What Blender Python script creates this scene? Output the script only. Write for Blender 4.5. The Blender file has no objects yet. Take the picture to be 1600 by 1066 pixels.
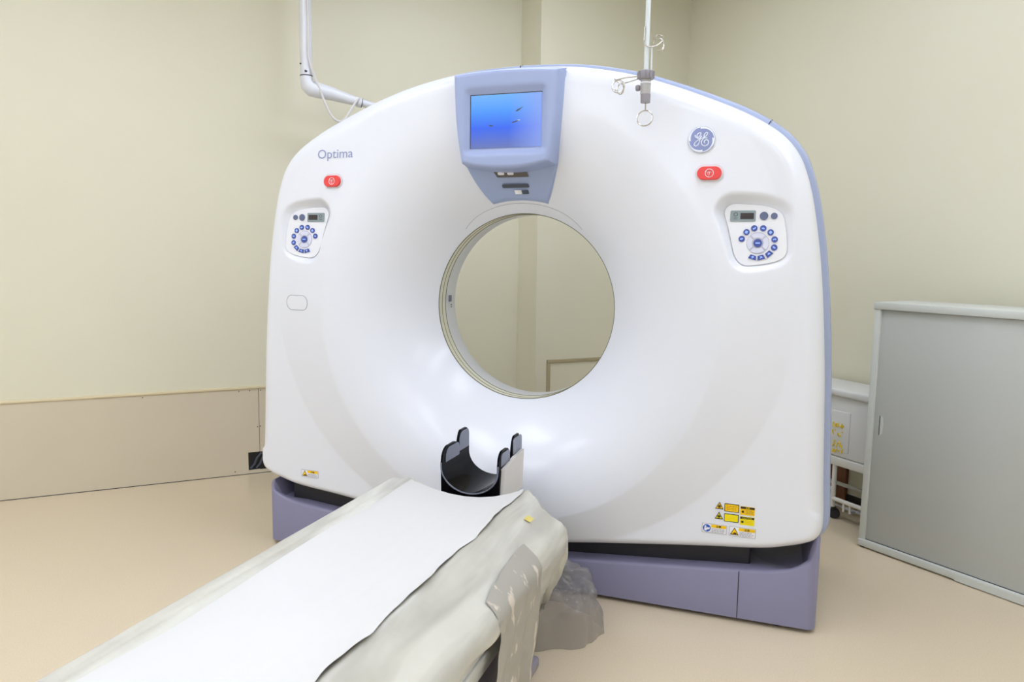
import bpy, bmesh, math, random
import numpy as np
from mathutils import Vector, Matrix, noise

random.seed(7)
PI = math.pi
S2 = 2 ** -.5
scene = bpy.context.scene
COL = scene.collection

# ---------------------------------------------------------------- frames
# G frame: the scanner's own frame (x right, y along the bore away from the viewer, z up).
# The room is aligned with the world; the scanner stands at 45 degrees in its corner.
def W(p):
    return Vector(((p[0] + p[1]) * S2, (p[1] - p[0]) * S2, p[2]))
def fromroom(u, v, z=0.0):
    return ((u - v) * S2, (u + v) * S2, z)
GROT = -PI / 4

# ---------------------------------------------------------------- camera
F_PX, YAW, PITCH, ROLL = 1154.65, 0.3396, 0.1173, -0.0145
cam_d = bpy.data.cameras.new('camera')
cam_d.sensor_fit = 'HORIZONTAL'; cam_d.sensor_width = 36.0
cam_d.lens = F_PX / 1600.0 * 36.0
cam_d.clip_start = 0.02; cam_d.clip_end = 60
cam = bpy.data.objects.new('camera', cam_d); COL.objects.link(cam)
def camera_matrix():
    cy, sy, cp, sp = math.cos(YAW), math.sin(YAW), math.cos(PITCH), math.sin(PITCH)
    f = Vector((-sy * cp, cy * cp, -sp)); r = Vector((cy, sy, 0)); d = f.cross(r)
    cr, sr = math.cos(ROLL), math.sin(ROLL)
    r2 = r * cr + d * sr; d2 = d * cr - r * sr
    R = Matrix((r2, -d2, -f)).transposed()
    return Matrix.Translation(W((0.8895, -2.4473, 1.2194))) @ (Matrix.Rotation(GROT, 3, 'Z') @ R).to_4x4()
cam.matrix_world = camera_matrix()
scene.camera = cam

# ---------------------------------------------------------------- world, exposure
world = bpy.data.worlds.new('world'); scene.world = world
world.use_nodes = True
world.node_tree.nodes['Background'].inputs[0].default_value = (0.9, 0.92, 1.0, 1)
world.node_tree.nodes['Background'].inputs[1].default_value = 0.3
scene.view_settings.view_transform = 'Standard'
scene.view_settings.look = 'None'
scene.view_settings.gamma = 1.0
scene.view_settings.use_curve_mapping = False
scene.view_settings.exposure = 0.0
LAMP_STRENGTH = 6.9
LAMP_COLOR = (0.885, 0.955, 1.14, 1)

# ---------------------------------------------------------------- materials
def s2l(c):
    return tuple((v / 12.92 if v <= .04045 else ((v + .055) / 1.055) ** 2.4) for v in c)
def rgb(r, g, b):
    return s2l((r / 255., g / 255., b / 255.))
MATS = {}
def mat(name, col, rough=.5, metal=0., var=.03, scale=6., bump=0., bscale=60., spec=.5, coat=0., trans=0., alpha=1., emit=None, estr=0.):
    m = bpy.data.materials.new(name); m.use_nodes = True
    nt = m.node_tree; N = nt.nodes; L = nt.links
    b = N['Principled BSDF']
    b.inputs['Roughness'].default_value = rough
    b.inputs['Metallic'].default_value = metal
    b.inputs['Specular IOR Level'].default_value = spec
    b.inputs['Coat Weight'].default_value = coat
    b.inputs['Coat Roughness'].default_value = .08
    b.inputs['Transmission Weight'].default_value = trans
    b.inputs['Alpha'].default_value = alpha
    tc = N.new('ShaderNodeTexCoord'); no = N.new('ShaderNodeTexNoise')
    no.inputs['Scale'].default_value = scale; no.inputs['Detail'].default_value = 4
    L.new(tc.outputs['Object'], no.inputs['Vector'])
    mr = N.new('ShaderNodeMapRange')
    mr.inputs[1].default_value = .3; mr.inputs[2].default_value = .7
    mr.inputs[3].default_value = 1 - var; mr.inputs[4].default_value = 1 + var
    L.new(no.outputs['Fac'], mr.inputs[0])
    mx = N.new('ShaderNodeVectorMath'); mx.operation = 'SCALE'
    mx.inputs[0].default_value = col[:3]
    L.new(mr.outputs[0], mx.inputs['Scale'])
    L.new(mx.outputs[0], b.inputs['Base Color'])
    if bump > 0:
        n2 = N.new('ShaderNodeTexNoise'); n2.inputs['Scale'].default_value = bscale; n2.inputs['Detail'].default_value = 5
        L.new(tc.outputs['Object'], n2.inputs['Vector'])
        bp = N.new('ShaderNodeBump'); bp.inputs['Strength'].default_value = bump; bp.inputs['Distance'].default_value = .01
        L.new(n2.outputs['Fac'], bp.inputs['Height']); L.new(bp.outputs['Normal'], b.inputs['Normal'])
    if emit:
        b.inputs['Emission Color'].default_value = (*emit, 1); b.inputs['Emission Strength'].default_value = estr
    MATS[name] = m
    return m

WALL_C = rgb(229, 225, 202)
mat('wall_paint', WALL_C, .42, var=.015, scale=1.2, bump=.015, bscale=25)
mat('wall_plain', rgb(226, 221, 200), .6, var=.015, scale=1.2)
mat('ceiling_paint', rgb(235, 233, 225), .8, var=.01)
mat('panel_beige', rgb(216, 205, 182), .45, var=.02, scale=2)
mat('cap_cream', rgb(226, 212, 176), .4)
mat('frame_tan', rgb(176, 163, 130), .5)
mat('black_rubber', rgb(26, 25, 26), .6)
mat('shell_white', rgb(233, 236, 244), .3, var=.006, scale=2, coat=.25)
mat('liner_cream', rgb(234, 232, 214), .35, var=.01)
mat('gasket_olive', rgb(120, 116, 88), .5)
mat('band_blue', rgb(166, 177, 206), .35, var=.01, scale=3)
mat('console_blue', rgb(164, 178, 217), .35, var=.01, scale=3)
mat('console_low', rgb(164, 180, 218), .42, var=.01, scale=3)
mat('base_purple', rgb(138, 136, 164), .45, var=.015, scale=3)
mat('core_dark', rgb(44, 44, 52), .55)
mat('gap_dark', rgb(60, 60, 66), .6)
mat('dial_grey', rgb(198, 201, 214), .5)
mat('gap_grey', rgb(170, 172, 180), .6)
mat('plate_white', rgb(238, 239, 244), .35, var=.005)
mat('key_blue', rgb(66, 84, 160), .35)
mat('key_grey', rgb(98, 108, 140), .35)
mat('key_pale', rgb(222, 224, 242), .3)
mat('icon_pale', rgb(150, 180, 255), .5, emit=rgb(130, 165, 255), estr=.25)
mat('lcd_bezel', rgb(142, 156, 160), .4)
mat('lcd_dark', rgb(58, 52, 54), .15)
mat('stop_red', rgb(236, 72, 70), .35)
mat('stop_ring', rgb(226, 222, 230), .3)
mat('print_white', rgb(244, 244, 250), .4)
mat('badge_blue', rgb(134, 144, 188), .3, metal=.2)
mat('badge_edge', rgb(176, 180, 196), .25, metal=.6)
mat('badge_white', rgb(236, 241, 252), .3)
mat('text_lilac', rgb(150, 158, 198), .4)
mat('label_white', rgb(238, 238, 244), .45)
mat('label_edge', rgb(186, 188, 196), .5)
mat('label_amber', rgb(255, 206, 0), .45)
mat('label_yellow', rgb(246, 230, 0), .45)
mat('label_black', rgb(46, 38, 20), .5)
mat('label_blue', rgb(22, 88, 190), .45)
mat('label_grey', rgb(120, 122, 132), .5)
mat('slot_brown', rgb(98, 92, 88), .4)
mat('slot_dark', rgb(70, 78, 92), .35)
mat('arm_white', rgb(232, 234, 240), .28, var=.01)
mat('cable_white', rgb(226, 224, 224), .4)
mat('screw_dark', rgb(70, 66, 70), .4, metal=.6)
mat('pole_white', rgb(222, 230, 232), .22, var=.01)
mat('pole_grey', rgb(150, 146, 154), .4)
mat('pole_greylite', rgb(182, 180, 180), .38)
mat('wire_steel', rgb(206, 202, 196), .2, metal=.9)
mat('cabinet_grey', rgb(190, 192, 186), .4, var=.012, scale=2)
mat('cabinet_frame', rgb(208, 211, 204), .4, var=.012, scale=2)
mat('bin_white', rgb(226, 226, 224), .4, var=.01)
mat('cart_white', rgb(224, 222, 214), .35)
mat('ink_yellow', rgb(250, 220, 30), .5)
mat('wood_brown', rgb(130, 84, 56), .55, var=.12, scale=14)
mat('caster_black', rgb(36, 38, 40), .5)
mat('holder_black', rgb(10, 8, 11), .1, spec=.2).node_tree.nodes['Principled BSDF'].inputs['IOR'].default_value = 1.2
mat('holder_tab', rgb(120, 124, 140), .16, metal=.5)
mat('foam_white', rgb(222, 218, 212), .55)
mat('paper_white', rgb(218, 217, 214), .75, var=.012, scale=3, bump=.12, bscale=7)
mat('table_white', rgb(226, 226, 222), .4)
mat('pedestal_purple', rgb(150, 146, 158), .45)
mat('troffer_white', rgb(236, 236, 234), .4)
mat('tape_yellow', rgb(232, 216, 120), .5)

def plastic(name, col, alpha, rough, bump, bscale, streak=None, patch=None):
    m = mat(name, col, rough, var=.05, scale=5, bump=bump, bscale=bscale, spec=.6, alpha=alpha)
    if streak:
        nt = m.node_tree; N = nt.nodes; L = nt.links; b = N['Principled BSDF']
        src = b.inputs['Base Color'].links[0].from_socket
        tc = N.new('ShaderNodeTexCoord'); mp = N.new('ShaderNodeMapping'); mp.inputs['Scale'].default_value = (9, 1.6, 9); mp.inputs['Rotation'].default_value = (0, 0, .12)
        no = N.new('ShaderNodeTexNoise'); no.inputs['Scale'].default_value = 1.3; no.inputs['Detail'].default_value = 3; no.inputs['Distortion'].default_value = .6
        L.new(tc.outputs['Object'], mp.inputs[0]); L.new(mp.outputs[0], no.inputs['Vector'])
        cr = N.new('ShaderNodeValToRGB'); cr.color_ramp.elements[0].position = .36; cr.color_ramp.elements[1].position = .62
        cr.color_ramp.elements[0].color = (.80, .78, .74, 1); cr.color_ramp.elements[1].color = (1.12, 1.12, 1.10, 1)
        L.new(no.outputs['Fac'], cr.inputs[0])
        mx = N.new('ShaderNodeVectorMath'); mx.operation = 'MULTIPLY'
        L.new(src, mx.inputs[0]); L.new(cr.outputs['Color'], mx.inputs[1]); L.new(mx.outputs[0], b.inputs['Base Color'])
    if patch:
        nt = m.node_tree; N = nt.nodes; L = nt.links; b = N['Principled BSDF']
        src = b.inputs['Base Color'].links[0].from_socket
        tc = N.new('ShaderNodeTexCoord'); mp = N.new('ShaderNodeMapping'); mp.inputs['Scale'].default_value = (1, 1, .45)
        no = N.new('ShaderNodeTexNoise'); no.inputs['Scale'].default_value = patch[1]; no.inputs['Detail'].default_value = 8
        L.new(tc.outputs['Object'], mp.inputs[0]); L.new(mp.outputs[0], no.inputs['Vector'])
        cr = N.new('ShaderNodeValToRGB'); cr.color_ramp.elements[0].position = .60; cr.color_ramp.elements[1].position = .64
        L.new(no.outputs['Fac'], cr.inputs[0])
        mx = N.new('ShaderNodeMix'); mx.data_type = 'RGBA'
        L.new(cr.outputs['Color'], mx.inputs[0]); L.new(src, mx.inputs[6]); mx.inputs[7].default_value = (*patch[0], 1)
        L.new(mx.outputs[2], b.inputs['Base Color'])
    return m
plastic('film_cover', rgb(208, 207, 199), 1., .3, .45, 8, streak=True)
plastic('film_grey', rgb(176, 172, 162), 1., .4, .3, 14, patch=(rgb(222, 212, 198), 22))
plastic('film_smoke', rgb(150, 146, 146), .46, .18, .8, 11)

# floor: speckled glossy linoleum
m = mat('floor_lino', rgb(218, 202, 174), .22, var=.02, scale=.9, bump=.01, bscale=4, spec=.45)
nt = m.node_tree; N = nt.nodes; L = nt.links; b = N['Principled BSDF']
src = b.inputs['Base Color'].links[0].from_socket
no = N.new('ShaderNodeTexNoise'); no.inputs['Scale'].default_value = 240; no.inputs['Detail'].default_value = 2
tc = N.new('ShaderNodeTexCoord'); L.new(tc.outputs['Object'], no.inputs['Vector'])
mr = N.new('ShaderNodeMapRange'); mr.inputs[1].default_value = .35; mr.inputs[2].default_value = .65; mr.inputs[3].default_value = .96; mr.inputs[4].default_value = 1.04
L.new(no.outputs['Fac'], mr.inputs[0])
vm = N.new('ShaderNodeVectorMath'); vm.operation = 'SCALE'; L.new(src, vm.inputs[0]); L.new(mr.outputs[0], vm.inputs['Scale'])
L.new(vm.outputs[0], b.inputs['Base Color'])

# display: a lit blue wallpaper (flat screen content)
def screen_mat():
    m = bpy.data.materials.new('screen_blue'); m.use_nodes = True
    nt = m.node_tree; N = nt.nodes; L = nt.links; b = N['Principled BSDF']
    b.inputs['Roughness'].default_value = .25; b.inputs['Base Color'].default_value = (.02, .03, .06, 1)
    tc = N.new('ShaderNodeTexCoord'); sp = N.new('ShaderNodeSeparateXYZ'); L.new(tc.outputs['Generated'], sp.inputs[0])
    cr = N.new('ShaderNodeValToRGB')
    els = [(0, rgb(98, 114, 178)), (.2, rgb(74, 106, 214)), (.38, rgb(34, 96, 240)), (.7, rgb(66, 150, 250)), (1, rgb(108, 178, 248))]
    cr.color_ramp.elements[0].position = 0; cr.color_ramp.elements[0].color = (*els[0][1], 1)
    cr.color_ramp.elements[1].position = 1; cr.color_ramp.elements[1].color = (*els[-1][1], 1)
    for p, c in els[1:-1]:
        e = cr.color_ramp.elements.new(p); e.color = (*c, 1)
    L.new(sp.outputs['Z'], cr.inputs[0])
    c2 = N.new('ShaderNodeValToRGB'); c2.color_ramp.elements[0].position = .55; c2.color_ramp.elements[1].position = 1.05
    c2.color_ramp.elements[0].color = (0, 0, 0, 1); c2.color_ramp.elements[1].color = (.8, .8, .8, 1)
    L.new(sp.outputs['X'], c2.inputs[0])
    mx = N.new('ShaderNodeMix'); mx.data_type = 'RGBA'; L.new(c2.outputs['Color'], mx.inputs[0]); L.new(cr.outputs['Color'], mx.inputs[6])
    mx.inputs[7].default_value = (*rgb(140, 165, 240), 1)
    L.new(mx.outputs[2], b.inputs['Emission Color']); b.inputs['Emission Strength'].default_value = .95
    MATS['screen_blue'] = m
screen_mat()
def lamp_mat():
    m = bpy.data.materials.new('lamp_diffuser'); m.use_nodes = True
    b = m.node_tree.nodes['Principled BSDF']
    b.inputs['Base Color'].default_value = (.9, .9, .9, 1)
    b.inputs['Emission Color'].default_value = LAMP_COLOR; b.inputs['Emission Strength'].default_value = LAMP_STRENGTH
    MATS['lamp_diffuser'] = m
lamp_mat()

# ---------------------------------------------------------------- mesh builder
class MB:
    def __init__(s): s.v = []; s.f = []
    def add(s, vs, fs):
        o = len(s.v); s.v += [tuple(map(float, p)) for p in vs]; s.f += [tuple(i + o for i in f) for f in fs]; return s
    def box(s, a, b, M=None):
        (x0, y0, z0), (x1, y1, z1) = a, b
        vs = [(x0, y0, z0), (x1, y0, z0), (x1, y1, z0), (x0, y1, z0), (x0, y0, z1), (x1, y0, z1), (x1, y1, z1), (x0, y1, z1)]
        if M: vs = [M(p) for p in vs]
        return s.add(vs, [(0, 3, 2, 1), (4, 5, 6, 7), (0, 1, 5, 4), (1, 2, 6, 5), (2, 3, 7, 6), (3, 0, 4, 7)])
    def rbox(s, a, b, r=.01, seg=3, M=None):
        bm = bmesh.new()
        bmesh.ops.create_cube(bm, size=1)
        for v in bm.verts:
            v.co = Vector([a[i] + (v.co[i] + .5) * (b[i] - a[i]) for i in range(3)])
        bmesh.ops.bevel(bm, geom=list(bm.edges), offset=r, segments=seg, affect='EDGES', profile=.5)
        bm.verts.index_update()
        vs = [tuple(v.co) for v in bm.verts]; fs = [tuple(v.index for v in f.verts) for f in bm.faces]
        bm.free()
        if M: vs = [M(p) for p in vs]
        return s.add(vs, fs)
    def tube(s, path, r, n=12, caps=True, closed=False):
        P = [Vector(p) for p in path]; k = len(P); rs = r if isinstance(r, (list, tuple)) else [r] * k
        vs = []; fs = []; up = None
        for i in range(k):
            if closed: t = P[(i + 1) % k] - P[i - 1]
            else: t = P[min(i + 1, k - 1)] - P[max(i - 1, 0)]
            t.normalize()
            if up is None:
                up = Vector((0, 0, 1)) if abs(t.z) < .9 else Vector((1, 0, 0))
            a = up - t * up.dot(t)
            if a.length < 1e-6: a = t.orthogonal()
            a.normalize(); up = a; b = t.cross(a)
            for j in range(n):
                w = 2 * PI * j / n; vs.append(P[i] + (a * math.cos(w) + b * math.sin(w)) * rs[i])
        m = k if closed else k - 1
        for i in range(m):
            for j in range(n):
                i2 = (i + 1) % k; j2 = (j + 1) % n
                fs.append((i * n + j, i * n + j2, i2 * n + j2, i2 * n + j))
        if caps and not closed:
            fs.append(tuple(reversed(range(n)))); fs.append(tuple((k - 1) * n + j for j in range(n)))
        return s.add(vs, fs)
    def lathe(s, prof, c=(0, 0, 0), axis='z', n=32):
        vs = []; fs = []; k = len(prof)
        for (r, h) in prof:
            for j in range(n):
                w = 2 * PI * j / n
                if axis == 'z': vs.append((c[0] + r * math.cos(w), c[1] + r * math.sin(w), c[2] + h))
                elif axis == 'y': vs.append((c[0] + r * math.cos(w), c[1] + h, c[2] + r * math.sin(w)))
                else: vs.append((c[0] + h, c[1] + r * math.cos(w), c[2] + r * math.sin(w)))
        for i in range(k - 1):
            for j in range(n):
                j2 = (j + 1) % n; fs.append((i * n + j, i * n + j2, (i + 1) * n + j2, (i + 1) * n + j))
        return s.add(vs, fs)
    def prism(s, pts, y0, y1):
        # polygon in x,z extruded from y0 (front) to y1; y0, y1 may be functions of (x, z)
        f0 = y0 if callable(y0) else (lambda x, z: y0); f1 = y1 if callable(y1) else (lambda x, z: y1)
        n = len(pts)
        vs = [(x, f0(x, z), z) for x, z in pts] + [(x, f1(x, z), z) for x, z in pts]
        fs = [tuple(range(n)), tuple(reversed(range(n, 2 * n)))]
        for i in range(n):
            j = (i + 1) % n; fs.append((i, i + n, j + n, j))
        return s.add(vs, fs)
    def grid(s, rows, closed=False):
        k = len(rows); n = len(rows[0]); vs = [p for r in rows for p in r]; fs = []
        for i in range(k - 1):
            for j in range(n if closed else n - 1):
                j2 = (j + 1) % n; fs.append((i * n + j, i * n + j2, (i + 1) * n + j2, (i + 1) * n + j))
        return s.add(vs, fs)
    def map(s, fn): s.v = [tuple(fn(p)) for p in s.v]; return s
    def mesh(s, name, origin=(0, 0, 0), fix=True, angle=35):
        me = bpy.data.meshes.new(name)
        o = origin
        me.from_pydata([(p[0] - o[0], p[1] - o[1], p[2] - o[2]) for p in s.v], [], s.f)
        if fix:
            bm = bmesh.new(); bm.from_mesh(me); bmesh.ops.recalc_face_normals(bm, faces=bm.faces[:]); bm.to_mesh(me); bm.free()
        me.update()
        me.shade_smooth(); me.set_sharp_from_angle(angle=math.radians(angle))
        return me

ORG = {}
def link(name, data):
    o = bpy.data.objects.new(name, data); COL.objects.link(o); return o
def tag(o, label=None, cat=None, group=None, kind=None):
    if label: o['label'] = label
    if cat: o['category'] = cat
    if group: o['group'] = group
    if kind: o['kind'] = kind
    return o
def thing(name, label, cat, origin, group=None):
    o = link(name, None); o.empty_display_size = .05
    o.location = W(origin); o.rotation_euler = (0, 0, GROT); ORG[o] = origin
    return tag(o, label, cat, group)
def part(name, mb, m, parent, label=None, fix=True, angle=35):
    org = ORG[parent]
    o = link(name, mb.mesh(name, org, fix, angle)); o.data.materials.append(MATS[m])
    o.parent = parent; ORG[o] = org
    if label: o['label'] = label
    return o
def single(name, mb, m, origin, label=None, cat=None, group=None, kind=None, fix=True, angle=35):
    o = link(name, mb.mesh(name, origin, fix, angle)); o.data.materials.append(MATS[m])
    o.location = W(origin); o.rotation_euler = (0, 0, GROT); ORG[o] = origin
    return tag(o, label, cat, group, kind)
def room(name, mb, m, kind='structure', label=None, parent=None):
    # builder is in room (world) coordinates
    o = link(name, mb.mesh(name)); o.data.materials.append(MATS[m])
    if parent: o.parent = parent
    else: o['kind'] = kind
    if label: o['label'] = label
    return o
def text_mb(body, size, x, z, y=0., align='LEFT', depth=.0006, sx=1., shear=0.):
    cu = bpy.data.curves.new('text', 'FONT'); cu.body = body; cu.size = size; cu.align_x = align
    cu.extrude = depth; cu.resolution_u = 3; cu.shear = shear
    o = bpy.data.objects.new('text', cu); COL.objects.link(o)
    dg = bpy.context.evaluated_depsgraph_get()
    me = bpy.data.meshes.new_from_object(o.evaluated_get(dg))
    mb = MB().add([(x + v.co.x * sx, y - v.co.z, z + v.co.y) for v in me.vertices], [tuple(p.vertices) for p in me.polygons])
    bpy.data.objects.remove(o); bpy.data.curves.remove(cu); bpy.data.meshes.remove(me)
    return mb
def catmull(pts, n=8, closed=False):
    P = [np.array(p, float) for p in pts]; k = len(P); out = []
    for i in range(k if closed else k - 1):
        if closed: p0, p1, p2, p3 = P[i - 1], P[i], P[(i + 1) % k], P[(i + 2) % k]
        else: p0, p1, p2, p3 = P[max(i - 1, 0)], P[i], P[i + 1], P[min(i + 2, k - 1)]
        for j in range(n):
            t = j / n
            out.append(tuple(.5 * ((2 * p1) + (p2 - p0) * t + (2 * p0 - 5 * p1 + 4 * p2 - p3) * t * t + (3 * p1 - p0 - 3 * p2 + p3) * t ** 3)))
    if not closed: out.append(tuple(P[-1]))
    return out
def pill(cx, cz, w, h, r=None, n=8):
    r = min(w, h) / 2 if r is None else r; out = []
    for qx, qz, a in ((1, -1, -PI / 2), (1, 1, 0), (-1, 1, PI / 2), (-1, -1, PI)):
        for j in range(n + 1):
            w_ = a + PI / 2 * j / n
            out.append((cx + qx * (w / 2 - r) + r * math.cos(w_), cz + qz * (h / 2 - r) + r * math.sin(w_)))
    return out
def circ(cx, cz, r, n=24):
    return [(cx + r * math.cos(2 * PI * j / n), cz + r * math.sin(2 * PI * j / n)) for j in range(n)]
def offset2d(pts, d):
    # outward offset of a closed counter-clockwise or clockwise loop
    P = np.array(pts); n = len(P); A = .5 * np.sum(P[:, 0] * np.roll(P[:, 1], -1) - np.roll(P[:, 0], -1) * P[:, 1])
    t = np.roll(P, -1, 0) - np.roll(P, 1, 0); t /= np.linalg.norm(t, axis=1)[:, None]
    nrm = np.stack([t[:, 1], -t[:, 0]], 1) * (1 if A > 0 else -1)
    return [tuple(p) for p in P + nrm * d]

# ================================================================= ROOM
CEIL = 2.95
U0, V0 = -4.7, -5.1                      # the two walls behind the viewer
UR = 2.82 * S2                           # right wall
VL = 2.57 * S2                           # left wall
VB = 2.21 * S2                           # boxed-out stretch of wall behind the scanner
UB = 1.315 * S2
T = .12
room('floor', MB().box((U0 - T, V0 - T, -.1), (UR + T, VL + T, 0)), 'floor_lino')
room('ceiling', MB().box((U0 - T, V0 - T, CEIL), (UR + T, VL + T, CEIL + .1)), 'ceiling_paint')
wl = room('wall_left', MB().box((U0 - T, VL, 0), (UB + .02, VL + T, CEIL)), 'wall_paint')
room('wall_back', MB().box((UB, VB, 0), (UR + .01, VL + T, CEIL)), 'wall_paint')
room('wall_right', MB().box((UR, V0 - T, 0), (UR + T, VB + .01, CEIL)), 'wall_paint')
room('wall_rear', MB().box((U0 - T, V0 - T, 0), (U0, VL, CEIL)), 'wall_plain')
room('wall_front', MB().box((U0, V0 - T, 0), (UR, V0, CEIL)), 'wall_plain')
room('baseboard_right', MB().rbox((UR - .008, V0, 0), (UR + .002, VB, .042), .002), 'black_rubber')
# low duct casing along the left wall
PV = 2.55 * S2
def lw(px_u): return px_u
uj = (-1.725 + .825) * S2                 # panel joint
un = (-1.768 + .782) * S2                 # notch, left end
ue = (-1.70 + .85) * S2 + .10
uend = (-1.36 + 1.19) * S2
tr = tag(link('trim_1', None), kind='structure')
tr.location = (0, 0, 0)
ORG[tr] = (0, 0, 0)
def trpart(name, mb, m): 
    o = room(name, mb, m, parent=tr); return o
trpart('panel', MB().box((U0, PV, .004), (un, VL + .005, .474)), 'panel_beige')
trpart('panel', MB().box((un, PV, .122), (uj - .0015, VL + .005, .474)).box((un, PV + .0005, .004), (uj, VL + .005, .022)), 'panel_beige')
trpart('panel', MB().box((uj + .0015, PV, .122), (uend, VL + .005, .474)).box((ue, PV, .004), (uend, VL + .005, .1225)), 'panel_beige')
trpart('skirt', MB().box((uj, PV + .0005, .004), (ue, VL + .005, .02)), 'panel_beige')
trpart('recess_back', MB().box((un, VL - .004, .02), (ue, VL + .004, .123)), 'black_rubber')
trpart('cap', MB().rbox((U0, PV - .006, .474), (uend, VL + .005, .487), .003), 'cap_cream')
trpart('shadow_gap', MB().box((U0, PV + .002, 0), (uend, VL, .0045)), 'gap_dark')
hz = []
for k in range(2):
    hz.append(trpart('hose', MB().tube([(un + .01 + .03 * k, VL - .008, .03), (un + .03 + .03 * k, PV + .008, .05), (un + .045 + .03 * k, PV + .008, .085), (un + .07 + .03 * k, VL - .008, .115)], .006, 8), 'slot_dark'))
for (uu, zz) in ((uj - .045, .464), (uj - .1, .463), (uj + .012, .463), (uj - .01, .262), (uj + .006, .265), (-1.9, .463), (-1.2, .463), (un - .07, .022), (-2.6, .463)):
    trpart('screw', MB().lathe([(.0001, -.002), (.003, -.002), (.003, .001)], (uu, PV, zz), 'y', 10), 'screw_dark')
# access panel frame on the wall behind the scanner
tr2 = tag(link('trim_2', None), kind='structure'); ORG[tr2] = (0, 0, 0)
fu0 = (-.387 + 1.813) * S2; fu1 = UR - .08; ft = .582
def tr2part(name, mb, m): return room(name, mb, m, parent=tr2)
tr2part('stile', MB().rbox((fu0, VB - .012, 0), (fu0 + .022, VB + .004, ft), .003), 'frame_tan')
tr2part('stile', MB().rbox((fu1 - .022, VB - .012, 0), (fu1, VB + .004, ft), .003), 'frame_tan')
tr2part('rail', MB().rbox((fu0, VB - .013, ft - .02), (fu1, VB + .004, ft), .003), 'frame_tan')
tr2part('panel', MB().box((fu0 + .02, VB - .004, .002), (fu1 - .02, VB + .004, ft - .018)), 'wall_paint')

# ceiling lamps
LAMPS = [(-3.7, -4.0), (-1.75, -4.0), (.92, -4.0), (-3.7, -2.4), (-1.75, -2.4), (.92, -2.4), (-3.7, -.9), (-1.75, -.9), (.6, -1.0), (-3.7, .3), (-1.75, .3), (.45, .52)]
WHERE = ['in the far corner from the scanner', 'along the front wall, middle of its row', 'where front and right walls meet', 'by the rear wall, second row', 'over the near end of the patient table',
         'by the right wall, second row', 'by the rear wall, third row', 'over the patient table', 'over the grey cabinet by the right wall', 'where rear and left walls meet',
         'by the left wall beside the white support boom', 'over the scanner']
for k, (u, v) in enumerate(LAMPS):
    t = link('ceiling_light', None); t.location = (u, v, CEIL); ORG[t] = (0, 0, 0)
    where = WHERE[k]
    tag(t, 'recessed white ceiling lamp with flat diffuser ' + where, 'lamp', 'ceiling lamps')
    a, b = .62, .32
    fr = MB()
    for bx in (((-a, -b, -.012), (-a + .03, b, .03)), ((a - .03, -b, -.012), (a, b, .03)), ((-a + .03, -b, -.012), (a - .03, -b + .03, .03)), ((-a + .03, b - .03, -.012), (a - .03, b, .03))):
        fr.box(*bx)
    for nm, mb_, mm in (('frame', fr, 'troffer_white'), ('diffuser', MB().box((-a + .03, -b + .03, -.006), (a - .03, b - .03, .002)), 'lamp_diffuser')):
        o = link(nm, mb_.mesh(nm)); o.data.materials.append(MATS[mm]); o.parent = t

# ================================================================= CT SCANNER
BZ = 1.02                                  # bore centre height
HALF = [(0, 1.862), (.15, 1.857), (.25, 1.847), (.352, 1.828), (.449, 1.803), (.555, 1.767), (.66, 1.726), (.765, 1.68), (.85, 1.632), (.905, 1.588),
        (.943, 1.538), (.966, 1.485), (.988, 1.41), (1.009, 1.30), (1.024, 1.20), (1.040, 1.05), (1.055, .85), (1.064, .67), (1.072, .50), (1.078, .40),
        (1.076, .350), (1.060, .320), (1.03, .302), (.98, .285), (.89, .264), (.73, .247), (.6, .232), (.38, .205), (.2, .183), (0, .176)]
half = catmull(HALF, 8)
OUT = half + [(-x, z) for x, z in reversed(half[1:-1])]          # clockwise from the top
OA = np.array(OUT)
def dist_outline(X, Z, A=None):
    A = OA if A is None else A
    B = np.roll(A, -1, 0); d = B - A; L2 = (d ** 2).sum(1) + 1e-12
    res = np.empty(len(X))
    for i in range(0, len(X), 4000):
        px = X[i:i + 4000, None]; pz = Z[i:i + 4000, None]
        t = np.clip(((px - A[:, 0]) * d[:, 0] + (pz - A[:, 1]) * d[:, 1]) / L2, 0, 1)
        res[i:i + 4000] = np.sqrt(((px - A[:, 0] - t * d[:, 0]) ** 2 + (pz - A[:, 1] - t * d[:, 1]) ** 2).min(1))
    return res
def inside(X, Z, A):
    B = np.roll(A, -1, 0); c = np.zeros(len(X), bool)
    for (x0, z0), (x1, z1) in zip(A, B):
        if z0 == z1: continue
        m_ = ((z0 > Z) != (z1 > Z)) & (X < (x1 - x0) * (Z - z0) / (z1 - z0) + x0); c ^= m_
    return c
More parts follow.
